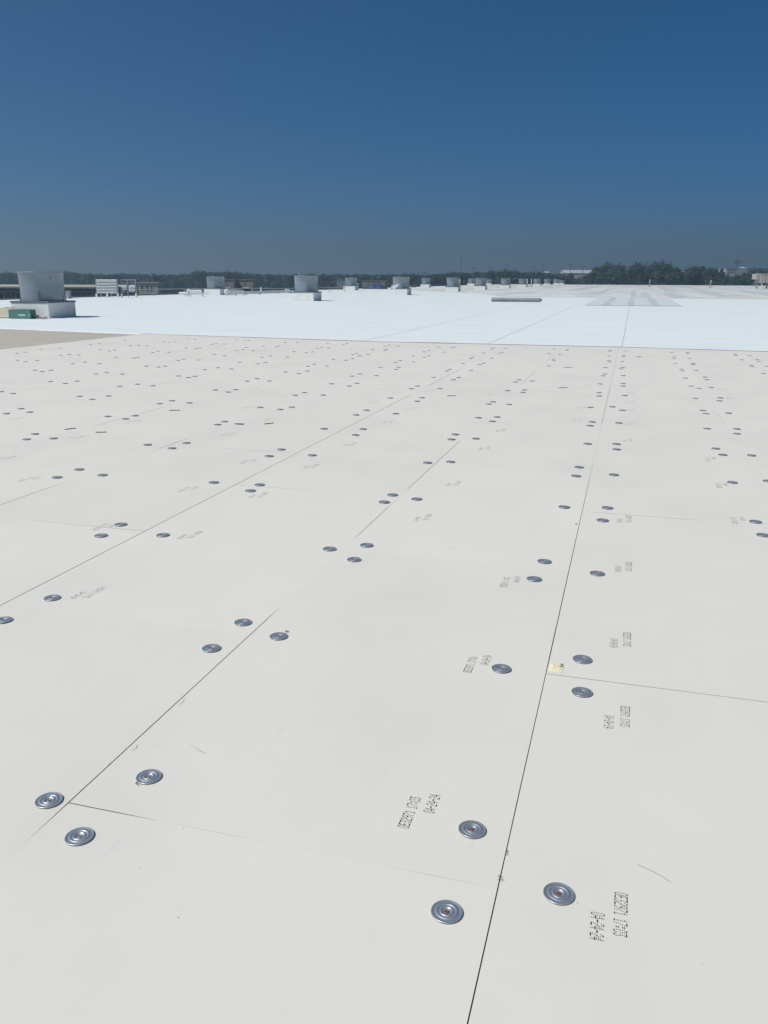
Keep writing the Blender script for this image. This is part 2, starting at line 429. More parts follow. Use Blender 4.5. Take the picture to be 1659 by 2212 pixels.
cb.add(V + mid_, [(0, 1 + n + k, 1 + n + (k + 1) % n) for k in range(n)] + [(1 + n + k, 1 + k, 1 + (k + 1) % n, 1 + n + (k + 1) % n) for k in range(n)])
tag(cb.build('exposed_foam', M['yellow_foam'], boards), 'yellow foam showing at the broken board corner')
ch = spot(1212, 1439); cm = MB()
cm.tube([ch + Vector((-.003, .012, .002)), ch + Vector((.004, .008, .006)), ch + Vector((.006, 0, .007)), ch + Vector((.003, -.008, .005)), ch + Vector((-.004, -.010, .002))], .0016, 6)
tag(cm.build('curled_shaving', M['dark_steel']), 'small dark curled shaving beside the yellow broken board corner', 'shaving')
for px, py, s_ in ((1095, 1843, .006), (1081, 1898, .007)):
    c_ = spot(px, py); cm = MB(); jr = random.Random(int(px))
    for _ in range(10):
        a = c_ + Vector((jr.uniform(-s_, s_) * .6, jr.uniform(-s_, s_) * 1.6, jr.uniform(.001, .004))); b = a + Vector((jr.uniform(-s_, s_) * .7, jr.uniform(-s_, s_) * .7, jr.uniform(-.001, .002)))
        cm.tube([a, (a + b) / 2 + Vector((0, 0, .001)), b], .0007, 5)
    cm.build('frayed_edge', M['brown'], boards)

gr_ = MB(); jr = random.Random(21)
for _ in range(18):
    p = spot(jr.uniform(40, 1640), jr.uniform(1150, 2200)); r_ = jr.uniform(.0008, .0019)
    u = jr.uniform(0, 3.1)
    gr_.add([p + Vector((r_ * math.cos(u + k * 1.57) * (1.6 if k % 2 else .8), r_ * math.sin(u + k * 1.57) * (1.6 if k % 2 else .8), .0005)) for k in range(4)] + [p + Vector((0, 0, .0005 + r_))], [(0, 1, 4), (1, 2, 4), (2, 3, 4), (3, 0, 4)])
tag(gr_.build('grit', M['brown']), 'tiny specks of grit on the boards', 'grit', None, 'stuff')

# ------------------------------------------------------------------ steel fastening plates
PROF = [(.0380, -.0001), (.0380, .0014), (.0372, .0022), (.0355, .0022), (.0340, .0012), (.0305, .0011), (.0268, .0013), (.0252, .0027), (.0236, .0030), (.0220, .0025),
        (.0206, .0012), (.0172, .0011), (.0158, .0026), (.0143, .0030), (.0128, .0025), (.0114, .0011), (.0092, .0006), (.0072, -.0004), (.0052, -.0006)]
def plate_mesh(seg): m = MB(); m.lathe([(r, z + .0022) for r, z in PROF], seg, cap0=False, cap1=True); return m
def screw_mesh(seg):
    m = MB(); m.lathe([(.0058, .0016), (.0056, .0028), (.0046, .0036), (.0030, .0040), (.0026, .0028), (.0004, .0026)], seg, cap0=False); return m
P_NEAR = plate_mesh(56).mesh('fastening_plate', M['zinc']); P_FAR = plate_mesh(20).mesh('fastening_plate', M['zinc'])
S_RED = screw_mesh(16).mesh('screw', M['screw_red']); S_GREY = screw_mesh(16).mesh('screw', M['screw'])
raw = []
def crop(x0, y0, s, txt):
    v = [float(t) for t in txt.split()]
    for a, b in zip(v[::2], v[1::2]): raw.append(((x0 + a / s) / 1.35443, (y0 + b / s) / 1.35443))
def direct(txt):
    v = [float(t) for t in txt.split()]
    for a, b in zip(v[::2], v[1::2]): raw.append((a, b))
direct("1218.6 1096.2 1312 1098 1302 1125 1632 1128 1648 1157 218.4 1158 261 1134 352 1157 712 1187 792 1179 765 1210 1176 1214 1154 1252 1290 1240 1582 1043 1659 1040 "
       "113 1293 8 1341 525 1346 602 1376 457 1402 1083 1446 1258 1426 1257 1497 322 1680 106 1731 172 1809 1020 1794 965 1972 1207 1933 "
       "462 1043 561 1048 541 1061 830 1085.5 848 1070 900 1079 1244.5 1029 1251 1010 1326 1026.5 171 1015 123 1032 221.5 1027")
crop(0, 960, 2.37, "118 175 173 168 285 146 417 139 628 114 687 107 866 87 120 224 177 234 256 225 420 190 480 184 545 188 693 152 757 160 793 153 904 124 962 120 1017 124 1135 96 1170 101 1208 97 1308 70 1351 80 "
     "240 293 292 302 353 293 503 248 588 237 687 246 800 203 926 208 954 203 1058 171 1096 161 1170 168 1291 137 1359 143 1384 138 1467 113 1498 107 1554 111 1640 84 "
     "349 372 451 385 533 369 666 319 738 308 847 320 1014 265 1098 271 1144 265 1235 224 1272 216 1378 222 1485 182 1554 191 1640 156 "
     "8 442 91 455 551 475 639 495 751 472 828 405 953 390 1059 401 1237 333 1306 344 1349 335 1418 289 1509 276 1604 285 "
     "44 594 146 560 206 584 746 614 872 632 937 609 1106 525 1192 505 1313 520 1493 430 1582 445 1633 428 184 773 243 736 371 767 1024 811 1192 835 1293 798 1509 671 1557 650 1650 666")
crop(600, 960, 2.37, "275 90 303 86 555 100 570 95 639 101 850 107 959 114 983 108 404 125 495 130 513 125 780 140 808 135 857 139 1247 124 1277 118 1337 124 1616 132 "
     "262 149 331 156 615 164 702 172 746 166 1023 184 1051 176 1130 184 1160 149 1244 156 1256 149 1443 194 1520 165 1549 156 393 203 453 193 570 202 888 217 974 224 1022 214 1320 239 1353 226 1444 236 1520 202 1551 192 "
     "240 238 364 248 418 239 713 266 756 251 843 263 1214 273 1324 287 1341 273 558 305 650 317 709 299 1018 334 1072 319 1187 331 1582 343 290 369 360 352 444 368 876 387 999 403 1052 384 1430 421 1470 403 1629 420 "
     "623 467 689 448 819 466 1284 486 1470 508 1505 484 382 551 520 566 601 550 1047 604 1120 571 1323 595 245 667 824 700 1043 743 1097 702 529 844 445 890 743 884 1543 936")
crop(1100, 960, 2.37, "432 132 522 138 540 131 898 142 813 137 802 145 335 165 362 156 476 167 745 173 853 179 872 171 259 194 335 202 365 192 657 212 671 202 800 209 602 246 719 254 746 244 491 299 511 288 658 296 "
     "397 343 537 359 573 344 246 421 285 404 443 420 967 375 992 360 1083 368 98 486 284 508 321 484 1018 447 1031 430 912 435 138 595 781 528 812 513 922 531 710 623 806 648 840 618 524 774 550 739 692 768 358 936 518 930")
crop(1600, 960, 2.564, "53 158 147 167 154 160 10 193 93 200 49 233 52 245 12 285 470 174 476 167 590 173 467 209 573 217 575 208 463 245 469 255 563 252 439 298 556 307 568 296 420 359 435 345 573 358 400 420 570 417 572 436 390 486 392 511 "
     "585 507 327 596 490 592 566 618 325 734 341 706 540 714 305 870 522 872 524 912 936 185 1055 185 1055 193 952 217 954 229 1070 227 963 265 1096 266 1097 274 1008 310 1018 322 1118 319 1040 376 1185 369 1202 388 1083 437 "
     "1141 454 1232 447 1114 529 1300 525 1295 547 1170 619 1195 644 1363 639 1202 757 1425 758 1425 794 1266 906 1320 953 1535 957 1413 197 1414 205 1520 206 1460 239 1577 237 1590 250 1542 291 1648 288 1625 341 1530 281")
plates = []
for x, y in raw:
    p = spot(x, y)
    if all(abs(x - a) > 5 or abs(y - b) > 1.9 for a, b, _ in plates): plates.append((x, y, p))
plates.sort(key=lambda t: t[2].y)
ORD = ['nearest', 'second nearest',  'third nearest', 'fourth nearest', 'fifth nearest', 'sixth nearest', 'seventh nearest', 'eighth nearest', 'ninth nearest', 'tenth nearest', 'eleventh nearest', 'twelfth nearest']
SEAMN = {0: 'main dark seam', -1: 'first seam left of the main one', -2: 'second seam left of the main one', -3: 'third seam left of the main one', 1: 'seam right of the main one'}
count = {}
prng = random.Random(11)
for idx, (x, y, p) in enumerate(plates):
    k = round((p.x - SEAM0) / STRIP); side = 'left' if p.x < seam_x(k) else 'right'
    c = count.get((k, side), 0); count[(k, side)] = c + 1
    near = p.y < 8
    e = bpy.data.objects.new('fastening_plate', P_NEAR if near else P_FAR); COL.objects.link(e)
    e.location = (p.x, p.y, .0012); e.rotation_euler = (prng.uniform(-.012, .012), prng.uniform(-.012, .012), prng.uniform(0, 6.28))
    red = p.y < 2.1 and p.x > -.7
    if p.y < 12:
        s = bpy.data.objects.new('screw', S_RED if red else S_GREY); COL.objects.link(s); s.parent = e
        if red: s['label'] = 'red coated screw head'
    sn = SEAMN.get(k)
    if p.y > 12.5 or sn is None or c >= 12:
        place = {0: 'the main dark seam', 1: 'the seam right of the main one'}.get(k, 'the left seams' if k < 0 else 'the rightmost seam')
        if p.y > 12.5: lab = 'tiny far steel plate near the white membrane, along ' + place
        elif k < -3: lab = 'small steel plate at far left, in rows running to the tan deck'
        else: lab = 'small steel plate half way to the white membrane, along ' + place
        gr = 'fastening plates: ' + lab
    else:
        lab = 'steel plate, %s, on %s of the %s' % (ORD[c], side, sn)
        gr = 'fastening plates along the board seams'
    tag(e, lab, 'plate', gr)
# curls of drilled shavings by a few plates
for px, py, nm in ((299, 1694, 'plate right of the left corner joint'), (620, 1366, 'plate right of the left seam'), (1245, 1133, 'plate by the faint cross joint')):
    c_ = spot(px, py); cm = MB()
    cm.tube([c_ + Vector((.007 * math.cos(a * 1.3), .009 * math.sin(a * 1.3), .002 + .0012 * a)) for a in range(5)], .0016, 6)
    tag(cm.build('drill_shaving', M['brown']), 'tiny dark curl of drilled shaving beside the steel ' + nm, 'shaving')

# loose screws lying on the boards
def screw_at(px, py, ang, L, lab):
    p = spot(px, py); root = empty('loose_screw', (p.x, p.y, .0042), ang)
    sh = MB(); prof = []
    sh.tube([(-L / 2, 0, 0), (L / 2 - .012, 0, 0)], .0034, 8); sh.tube([(L / 2 - .012, 0, 0), (L / 2, 0, 0)], .0034, 8, r1=.0005)
    for k in range(int(L * .6 / .004)):
        xx = L / 2 - .012 - k * .004; sh.tube([(xx - .0008, 0, 0), (xx + .0008, 0, 0)], .0045, 8)
    sh.build('shank', M['dark_steel'], root)
    hd = MB(); hd.tube([(-L / 2 - .003, 0, .001), (-L / 2, 0, 0)], .0075, 12, r1=.0036); hd.build('screw_head', M['dark_steel'], root)
    tag(root, lab, 'screw', 'loose screws dropped on the boards')
def S(x0, y0, s, a, b): return ((x0 + a / s) / 1.35443, (y0 + b / s) / 1.35443)
for (q, ang, L, lab) in ((S(0, 960, 2.37, 483, 701), R(240), .115, 'loose dark screw lying aslant between plates at the far left'),
                         (S(0, 960, 2.37, 697, 724), R(203), .105, 'loose dark screw lying level, largest and nearest of those at left'),
                         (S(0, 960, 2.37, 1207, 572), R(205), .12, 'loose dark screw beside a plate in the upper left rows'),
                         (S(600, 960, 2.37, 440, 664), R(235), .11, 'loose dark screw aslant beside a printed code, left of centre'),
                         (S(600, 960, 2.37, 283, 135), R(230), .10, 'tiny far loose screw aslant near the white membrane at left'),
                         (S(600, 960, 2.37, 1074, 194), R(215), .10, 'tiny far loose screw near the membrane, left of centre'),
                         (S(1100, 960, 2.37, 521, 471), R(196), .115, 'loose dark screw lying level above the middle of the boards'),
                         (S(1100, 960, 2.37, 1295, 415), R(196), .125, 'loose dark screw lying level left of the main dark seam'),
                         (S(1100, 960, 2.37, 1330, 275), R(196), .13, 'loose dark screw far off, left of the main dark seam'),
                         (S(1600, 960, 2.564, 690, 217), R(215), .11, 'tiny far loose screw right of the main dark seam')):
    screw_at(*q, ang, L, lab)

# ------------------------------------------------------------------ roof ventilators
def vent_parts(root, h=1.64, flap=False):
    W = .80; H = .55
    c = MB(); c.box(-W, W, -W, W, .006, H, bev=.012); c.box(-W - .10, W + .10, -W - .10, W + .10, .004, .018)
    cu = c.build('curb', M['curb'], root)
    f = MB(); f.box(-W - .022, W + .022, -W - .022, W + .022, H - .015, H + .05, bev=.008)
    f.build('flange', M['flange'], root)
    d = MB(); zb = H + .057; zt = h
    d.lathe([(.755, zb), (.757, zb + .02), (.775, zt * .5 + zb * .5), (.795, zt - .03), (.803, zt - .025), (.803, zt), (.785, zt), (.78, zt - .06), (.735, zb + .12)], 48, cap0=False, cap1=False)
    dr = d.build('drum', M['drum'], root)
    i = MB(); i.lathe([(.74, zb + .10), (.5, zb + .12), (.15, zb + .16), (.0, zb + .18)], 32, cap0=False, cap1=False); i.build('damper', M['drum_in'], root)
    for a in (R(-62), R(28), R(118), R(208)):
        b = MB(); b.box(-.025, .025, .778, .81, H + .052, H + .40, bev=.006); b.box(-.035, .035, .778, .84, H + .053, H + .075)
        b.build('bracket', M['flange'], root, rz=a)
    b = MB(); b.box(.02, .10, -.825, -.785, zt - .30, zt - .22, bev=.01); b.build('latch', M['galv'], root, rz=R(58))
    if flap:
        p = MB(); p.box(-.02, .9, -.35, .35, 0, .03); 
proto = empty('roof_ventilator', (0, 0, 0)); vent_parts(proto)
VENTS = [(-21.28, 27.5), (-21.25, 54.6), (-21.25, 79.4), (-21.25, 104), (-21.25, 124), (-21.25, 149), (-21.25, 173), (-21.25, 200), (-21.25, 224), (-21.25, 251)]
VL = ['big grey drum ventilator on white curb with the green carton at its foot', 'grey drum ventilator on white curb, alone right of the white pipes',
      'grey drum ventilator on white curb just right of the blue tarp', 'grey drum ventilator on white curb left of the first orange and white post',
      'grey drum ventilator overlapping a smaller one behind its left side', 'grey drum ventilator standing left of the two white posts, above the roll',
      'grey drum ventilator with a white post at its right corner', 'grey drum ventilator just right of the second white post',
      'small far grey drum ventilator, third from the right end of the row', 'small far grey drum ventilator, last full one before the trees']
for n_, ((x, y), lab) in enumerate(zip(VENTS, VL)):
    o = proto if n_ == 0 else copy_tree(proto)
    o.location = (x, y, .009); o.rotation_euler = (0, 0, R(prng.uniform(-1, 1)))
    tag(o, lab, 'ventilator', 'drum ventilators in the front row')
B2 = [(-36.2, 70.6, .97, 'grey drum ventilator among the white pipes at the roof edge'), (-36.3, 109.7, .97, 'grey drum ventilator left of the blue tarp, in the rear row'),
      (-36.3, 153, 1.0, 'small grey drum ventilator standing clear, between two bigger ones of the front row'), (-36.3, 199, 1, 'small far grey ventilator half hidden by a bigger one in front'),
      (-36.3, 224, .9, 'low far grey ventilator peeping right of a bigger one'), (-21.25, 276 - 6, .8, 'lowest farthest ventilator at the right end of the row')]
for x, y, s, lab in B2:
    o = copy_tree(proto); o.location = (x, y, .009); o.scale = (1, 1, s)
    tag(o, lab, 'ventilator', 'drum ventilators in the rear row')
# carton, card and wrap at the foot of the first ventilator
p0 = Vector((-21.28, 27.5, 0)); ZM = .012
cx, cy = p0.x + .05, p0.y - 1.30
root = empty('green_carton', (cx, cy, ZM), R(4))
b = MB()
for x0, x1, y0, y1 in ((-.44, .44, -.17, -.155), (-.44, .44, .155, .17), (-.44, -.425, -.155, .155), (.425, .44, -.155, .155)): b.box(x0, x1, y0, y1, 0, .30)
b.box(-.425, .425, -.155, .155, 0, .012); b.build('carton_body', M['green'], root)
for (x0, x1, yb, ang, nm) in ((-.42, .05, -.17, 150, 'f'), (.06, .43, -.17, 165, 'f'), (-.40, .40, .17, 25, 'b')):
    fl = MB(); a = R(ang); L = .12; c0 = Vector((0, yb, .30)); d = Vector((0, math.cos(a) * -1 if yb < 0 else math.cos(a), math.sin(a) * .35)) * L
    P = [Vector((x0, yb, .302)), Vector((x1, yb, .302)), Vector((x1 - .02, yb, .302)) + d, Vector((x0 + .03, yb, .302)) + d * rnd.uniform(.7, 1.1)]
    fl.add(P + [q + Vector((0, 0, .006)) for q in P], [(0, 1, 2, 3), (7, 6, 5, 4), (0, 4, 5, 1), (1, 5, 6, 2), (2, 6, 7, 3), (3, 7, 4, 0)]); fl.build('flap', M['green'], root)
lt = MB()
for k in range(7): lt.box(-.05 + k * .042, -.022 + k * .042, -.1735, -.171, .10, .145 + .012 * (k % 2))
lt.box(.38, .40, -.1735, -.171, .10, .17); lt.build('pale_lettering', M['white'], root)
tag(root, 'torn open green carton with pale lettering at the ventilator foot', 'carton')
root = empty('folded_card', (p0.x - .95, p0.y - 1.22, ZM), R(0))
b = MB()
def sheet(b, P, t=.012):
    P = [Vector(p) for p in P]; nrm = (P[1] - P[0]).cross(P[2] - P[0]).normalized() * t
    n = len(P); b.add(P + [q + nrm for q in P], [tuple(range(n))[::-1], tuple(range(n, 2 * n))] + [(k, (k + 1) % n, n + (k + 1) % n, n + k) for k in range(n)])
sheet(b, [(-.80, -.10, .02), (.42, -.12, .02), (.45, -.05, .14), (-.85, -.02, .17)])
sheet(b, [(-.40, .02, .10), (.50, .00, .10), (.50, .14, .33), (-.42, .18, .37)])
sheet(b, [(-.80, -.1, .0), (.5, -.1, .0), (.5, .22, .0), (-.80, .20, .0)])
b.build('card_sheet', M['pale_card'], root)
b = MB(); sheet(b, [(-.05, .10, .14), (.48, .08, .12), (.46, .22, .36), (.0, .25, .38)]); b.build('card_liner', M['carton_in'], root)
tag(root, 'pale folded cardboard sheets left of the green carton', 'cardboard')
b = MB(); jr = random.Random(5)
for k in range(9):
    a = [(jr.uniform(-.25, .25), jr.uniform(-.12, .12), 0) for _ in range(3)]
    z = jr.uniform(.02, .16); sheet(b, [(a[0][0], a[0][1], .004), (a[0][0] + .22, a[0][1] - .04, .008), (a[1][0] + .12, a[1][1] + .02, z), (a[1][0] - .1, a[1][1] + .06, z * .8)], .006)
tag(b.build('torn_wrap', M['wrap'], None, (cx + .66, cy + .06, ZM)), 'heap of torn grey wrapping right of the green carton', 'wrapping')

# rolled membrane lying on the white sheet
a_, b_ = spot(1061, 652, .0), spot(1167, 653, .0)
L = (b_ - a_).length; root = empty('membrane_roll', ((a_.x + b_.x) / 2, (a_.y + b_.y) / 2 + .12, .012), math.atan2(b_.y - a_.y, b_.x - a_.x))
m = MB(); m.tube([(-L / 2, 0, .135), (-L / 4, 0, .135), (0, 0, .134), (L / 4, 0, .135), (L / 2, 0, .135)], .135, 24, caps=False)
m.add([(-L / 2, -.12, .02), (L / 2 - .05, -.13, .025), (L / 2 - .05, -.22, .004), (-L / 2 + .03, -.20, .004)], [(0, 1, 2, 3)])
m.build('rolled_sheet', M['roll'], root)
for sx in (-1, 1):
    e = MB(); prof = []
    for k in range(0, 7): prof.append((.133 - .016 * k, sx * (L / 2 + (.004 if k % 2 else -.012))))
    V = []; F = []
    e.lathe([(r, z) for r, z in prof], 24, cap0=False)
    e.v = [(z, x, y + .135) for x, y, z in e.v]; e.build('roll_end', M['roll'], root)
ec = MB(); ec.tube([(L / 2 + .005, 0, .135), (L / 2 + .10, 0, .135)], .10, 12, r1=.05); ec.build('core_plug', M['flange'], root)
tag(root, 'grey rolled membrane lying across the white roof', 'roll')

# ------------------------------------------------------------------ warning line posts
def stanchion(px, py, h, lab, orange=True):
    p = spot(px, py); root = empty('warning_post', (p.x, p.y, .02))
    b = MB(); b.lathe([(.32, 0), (.34, .02), (.33, .06), (.10, .09), (.06, .12)], 20); b.build('post_base', M['dark_steel'], root)
    b = MB(); b.tube([(0, 0, .10), (0, 0, h)], .085, 10); b.build('pole', M['white'], root)
    if orange:
        b = MB(); b.tube([(0, 0, h * .35), (0, 0, h * .55)], .092, 10, caps=False); b.tube([(0, 0, h * .14), (0, 0, h * .28)], .092, 10, caps=False); b.build('orange_band', M['orange'], root)
    tag(root, lab, 'post', 'warning line posts on the far roof')
stanchion(993, 620, 1.45, 'orange and white post between two drum ventilators, leftmost post')
stanchion(1138.5, 619, 1.6, 'white post at the right corner of a ventilator', False)
stanchion(1147.5, 619, 1.6, 'white post standing clear between two ventilators', False)
stanchion(1403, 619.3, 1.55, 'orange and white post in front of the tall trees')
stanchion(1534.6, 620.6, 1.5, 'orange and white post toward the right edge, nearest the beige unit')

# ------------------------------------------------------------------ louvred screen at the roof edge
q = spot(210, 643); dq = 60.0
root = empty('louvre_screen', (q.x, q.y, .0), YAW)
def X(px): return (px - 210) / FOC * 61.5
def Zp(py): return height(230, py, 61.5)
W1, W2 = X(257), X(292); zt, zb = Zp(603.5), Zp(635)
f = MB(); f.box(-.03, .03, -.03, .03, 0, zt + .02); f.box(W1 - .03, W1 + .03, -.03, .03, 0, zt + .02); f.box(.03, W1 - .03, -.025, .025, zt - .05, zt); f.box(.03, W1 - .03, -.025, .025, zb - .03, zb + .02)
f.box(W1 + .03, W2 - .03, .55, .60, zt - .05, zt); f.box(W2 - .03, W2 + .03, .54, .60, 0, zt + .02); f.box(W1 + .55, W1 + .60, .54, .59, .0, zt - .051)
f.box(-.024, .024, .03, .9, zt - .05, zt); f.box(-.03, .03, .9, .95, 0, zt)
f.build('frame', M['galv'], root)
s = MB()
for k in range(9):
    z = zb + .04 + (zt - zb - .10) * k / 8
    sheet(s, [(.05, -.055, z - .030), (W1 - .05, -.055, z - .030), (W1 - .05, -.02, z + .030), (.05, -.02, z + .030)], .008)
s.build('slat_panel', M['white'], root)
s = MB(); s.box(.04, W1 - .04, .03, .05, zb + .03, zt - .06); s.build('back_panel', M['flange'], root)
s = MB()
for k in range(4):
    z = Zp(629.5) + (Zp(619) - Zp(629.5)) * k / 3
    sheet(s, [(W1 + .68, .5, z - .03), (W2 - .06, .5, z - .03), (W2 - .06, .56, z + .04), (W1 + .68, .56, z + .04)], .01)
    if k > 0: sheet(s, [(W1 + .38 - .1 * k, .5, z - .03), (W1 + .5, .5, z - .03), (W1 + .5, .56, z + .04), (W1 + .30 - .1 * k, .56, z + .04)], .01)
s.build('side_slats', M['white'], root)
s = MB(); s.box(W1 + .03, W2 - .03, .62, .64, .35, zt - .055); s.build('back_panel', M['wall_grey'], root)
for x in (0, W1 / 2, W1, W1 + .12, W2): 
    l = MB(); l.box(x - .06, x + .06, -.16 if x <= W1 else .44, -.035 if x <= W1 else .535, .0, .30, bev=.01); l.build('leg', M['white'], root)
tag(root, 'white louvred screen in a metal frame at the left roof edge', 'louvre screen')
p = spot(143, 645); bx = MB(); bx.box(-.30, .30, -.25, .25, 0, .50, bev=.02); bx.box(-.32, .32, -.27, .27, .502, .54)
tag(bx.build('equipment_box', M['galv'], None, (p.x, p.y, .01), YAW), 'small grey metal box behind the first ventilator', 'box')
for px, py, lab in ((242, 640, 'short white stub between the first ventilator and the louvred screen'),):
    p = spot(px, py); b = MB(); b.tube([(0, 0, 0), (0, 0, .28)], .05, 10); b.tube([(0, 0, .281), (0, 0, .32)], .075, 10)
    tag(b.build('vent_pipe', M['white'], None, (p.x, p.y, .01)), lab, 'pipe')

# ------------------------------------------------------------------ rail along the roof edge and white pipes
def along(px, d, z): v = at(px, d); return Vector((v.x, v.y, z))
root = empty('edge_rail', at(330, 70))
base = root.location.copy()
RP = [(293, 68), (330, 70), (398, 74), (470, 80), (545, 86), (590, 89), (640, 93), (712, 98), (745, 103)]
r_ = MB(); tp = [along(a, d, height(a, yy, d)) - base for (a, d), yy in zip(RP, (625, 624.6, 623.5, 623, 623, 623, 622.6, 621, 620))]
r_.tube(tp, .035, 8); r_.build('top_rail', M['galv'], root)
for t in tp:
    b = MB(); b.tube([(t.x, t.y, -.1), (t.x, t.y, t.z)], .04, 8); b.build('rail_post', M['galv'], root)
tag(root, 'thin grey pipe rail with posts along the left roof edge', 'railing')
def pipe(name, pts, r, lab, blocks=()):
    P = [along(a, d, height(a, y, d)) for a, y, d in pts]; b0 = P[0].copy(); b0.z = 0
    root = empty(name, b0); m = MB(); m.tube([p - b0 for p in P], r, 10); m.build('pipe_run', M['white'], root)
    for k in blocks:
        t = P[k] - b0; b = MB(); b.box(t.x - .07, t.x + .07, t.y - .07, t.y + .07, .0, max(.05, t.z - r * .8)); b.build('support_block', M['white'], root)
    tag(root, lab, 'pipe')
pipe('gas_pipe', [(385, 634, 70), (403.8, 633.6, 70), (404.2, 627.5, 70), (407, 626.6, 70), (409, 628.8, 70), (434, 629, 70)], .12, 'white pipe with an upright elbow left of a ventilator among pipes', (1,))
pipe('gas_pipe', [(408, 633.5, 70.6), (436, 633.2, 70.6)], .11, 'lower white pipe at roof level left of a ventilator among pipes', (0, 1))
pipe('gas_pipe', [(486, 634, 74), (486.5, 627.2, 74), (489, 626.6, 74), (491, 628.2, 74), (524, 629.2, 77)], .12, 'white pipe with an upright elbow right of a ventilator among pipes', (0, 4))
pipe('gas_pipe', [(488, 633, 75), (508, 632.6, 77), (530, 631.8, 79), (560, 631.4, 82), (600, 630.2, 86), (628, 629.3, 88)], .12, 'long white pipe running along the edge toward the second ventilator', (1, 2, 3, 4, 5))
for px, py, d, lab in ((563, 622, 84, 'tall white pipe stub behind the long white pipe'), (620, 624.5, 88, 'white square vent box above the long white pipe')):
    p = at(px, d); b = MB(); h_ = height(px, py, d)
    if px < 600: b.tube([(0, 0, 0), (0, 0, h_)], .07, 10); b.tube([(0, 0, h_ + .001), (0, 0, h_ + .05)], .1, 10)
    else: b.box(-.2, .2, -.2, .2, 0, h_ - .05, bev=.02); b.box(-.23, .23, -.23, .23, h_ - .048, h_)
    tag(b.build('vent_pipe' if px < 600 else 'vent_box', M['white'], None, (p.x, p.y, 0), YAW), lab, 'pipe' if px < 600 else 'box')

# ------------------------------------------------------------------ tarp, debris and odds beside it
def heap(px0, px1, ytop, ybase, mat_, name, lab, cat, seed):
    pm = spot((px0 + px1) / 2, ybase); d = -math.sin(YAW) * pm.x + math.cos(YAW) * pm.y
    Wd = (px1 - px0) / FOC * d; Hh = (ybase - ytop) / FOC * d
    m = MB(); NX, NY = 26, 14; V = []; F = []
    for j in range(NY + 1):
        for i in range(NX + 1):
            u, v = i / NX * 2 - 1, j / NY * 2 - 1
            env = max(0, 1 - abs(u + .1) ** 2.4) ** .8 * max(0, 1 - v * v) ** .6
            V.append((u * Wd / 2, v * 1.1 + .1 * noise.noise((u * 3, v * 3, seed)), .01 + Hh * env * (.82 + .5 * noise.noise((u * 2.2 + seed, v * 1.5, 0)) + .2 * noise.noise((u * 6, v * 5, seed)))))
    for j in range(NY):
        for i in range(NX): a = j * (NX + 1) + i; F.append((a, a + 1, a + NX + 2, a + NX + 1))
    m.add(V, F, True)
    return tag(m.build(name, mat_, None, (pm.x, pm.y, .0), YAW), lab, cat)
heap(784, 840, 613.2, 624.5, M['tarp'], 'blue_tarp', 'crumpled blue tarp heaped over materials at the roof edge', 'tarp', 3)
p = spot(824, 622.5); b = MB(); b.lathe([(.28, 0), (.33, .3), (.33, .55), (.27, .62), (.1, .66)], 20)
tag(b.build('white_bucket', M['white'], None, (p.x, p.y - 1.5, .01)), 'white rounded bucket in front of the blue tarp', 'bucket')
p = at(853, 80); root = MB(); zt = height(855, 613.5, 80)
sheet(root, [(-.55, .3, .62), (-.18, .2, .55), (.30, .1, zt), (-.45, .2, zt - .1)], .03)
tag(root.build('curled_sheet', M['white'], None, (p.x, p.y + .6, 0), YAW), 'white membrane flap curling up left of the ventilator by the tarp', 'sheet')
p = spot(738, 622); b = MB(); b.box(-.75, .75, -.6, .6, 0, 1.25, bev=.02); b.box(-.8, .8, -.65, .65, 1.252, 1.32); b.box(-.5, -.4, -.62, -.603, .2, 1.1); b.box(.3, .4, -.62, -.603, .2, 1.1)
tag(b.build('equipment_box', M['galv'], None, (p.x, p.y, .0), YAW), 'grey metal box left of a rear row ventilator', 'box')
ds = [(754, 623, 'red'), (760, 622.5, 'white'), (766, 623.5, 'dark'), (771, 622, 'white')]
for (px, py, c_), lab in zip(ds, ('small reddish bucket right of a rear ventilator', 'white bucket beside the reddish bucket', 'dark small drum between two white buckets', 'white bucket nearest the blue tarp')):
    p = spot(px, py); b = MB(); b.lathe([(.22, 0), (.27, .06), (.28, .62), (.30, .66), (.26, .70), (.08, .74)], 16); 
    o = b.build('bucket', {'red': M['orange'], 'white': M['white'], 'dark': M['dark_steel']}[c_], None, (p.x, p.y, .01)); tag(o, lab, 'bucket', 'buckets beside the blue tarp')
for px, py, L_, lab in ((722, 625.5, 5.5, 'stack of long brown boards right of the second ventilator'), (858 + 20, 620.8, 4.0, 'low heap of brown boards right of the ventilator by the tarp'), (1045 / 1.0, 617.5, 3, '')):
    if not lab: continue
    p = spot(px, py); b = MB(); jr = random.Random(int(px))
    for k in range(7): b.box(-L_ / 2 + jr.uniform(0, .5), L_ / 2 - jr.uniform(0, .5), -.5 + k % 3 * .32, -.22 + k % 3 * .32, (k // 3) * .12, (k // 3) * .12 + .10, rz=jr.uniform(-.04, .04))
    tag(b.build('board_stack', M['brown'], None, (p.x, p.y, .015), YAW), lab, 'lumber')
for px, lab in ((699, 'thin dark pipe post among the brown boards, left one'), (717, 'thin dark pipe post among the brown boards, right one')):
    p = spot(px - 1 + 12, 624.5); b = MB(); b.tube([(0, 0, 0), (0, 0, .45), (.12, 0, .6)], .06, 8); tag(b.build('vent_pipe', M['flange'], None, (p.x, p.y, 0)), lab, 'pipe')

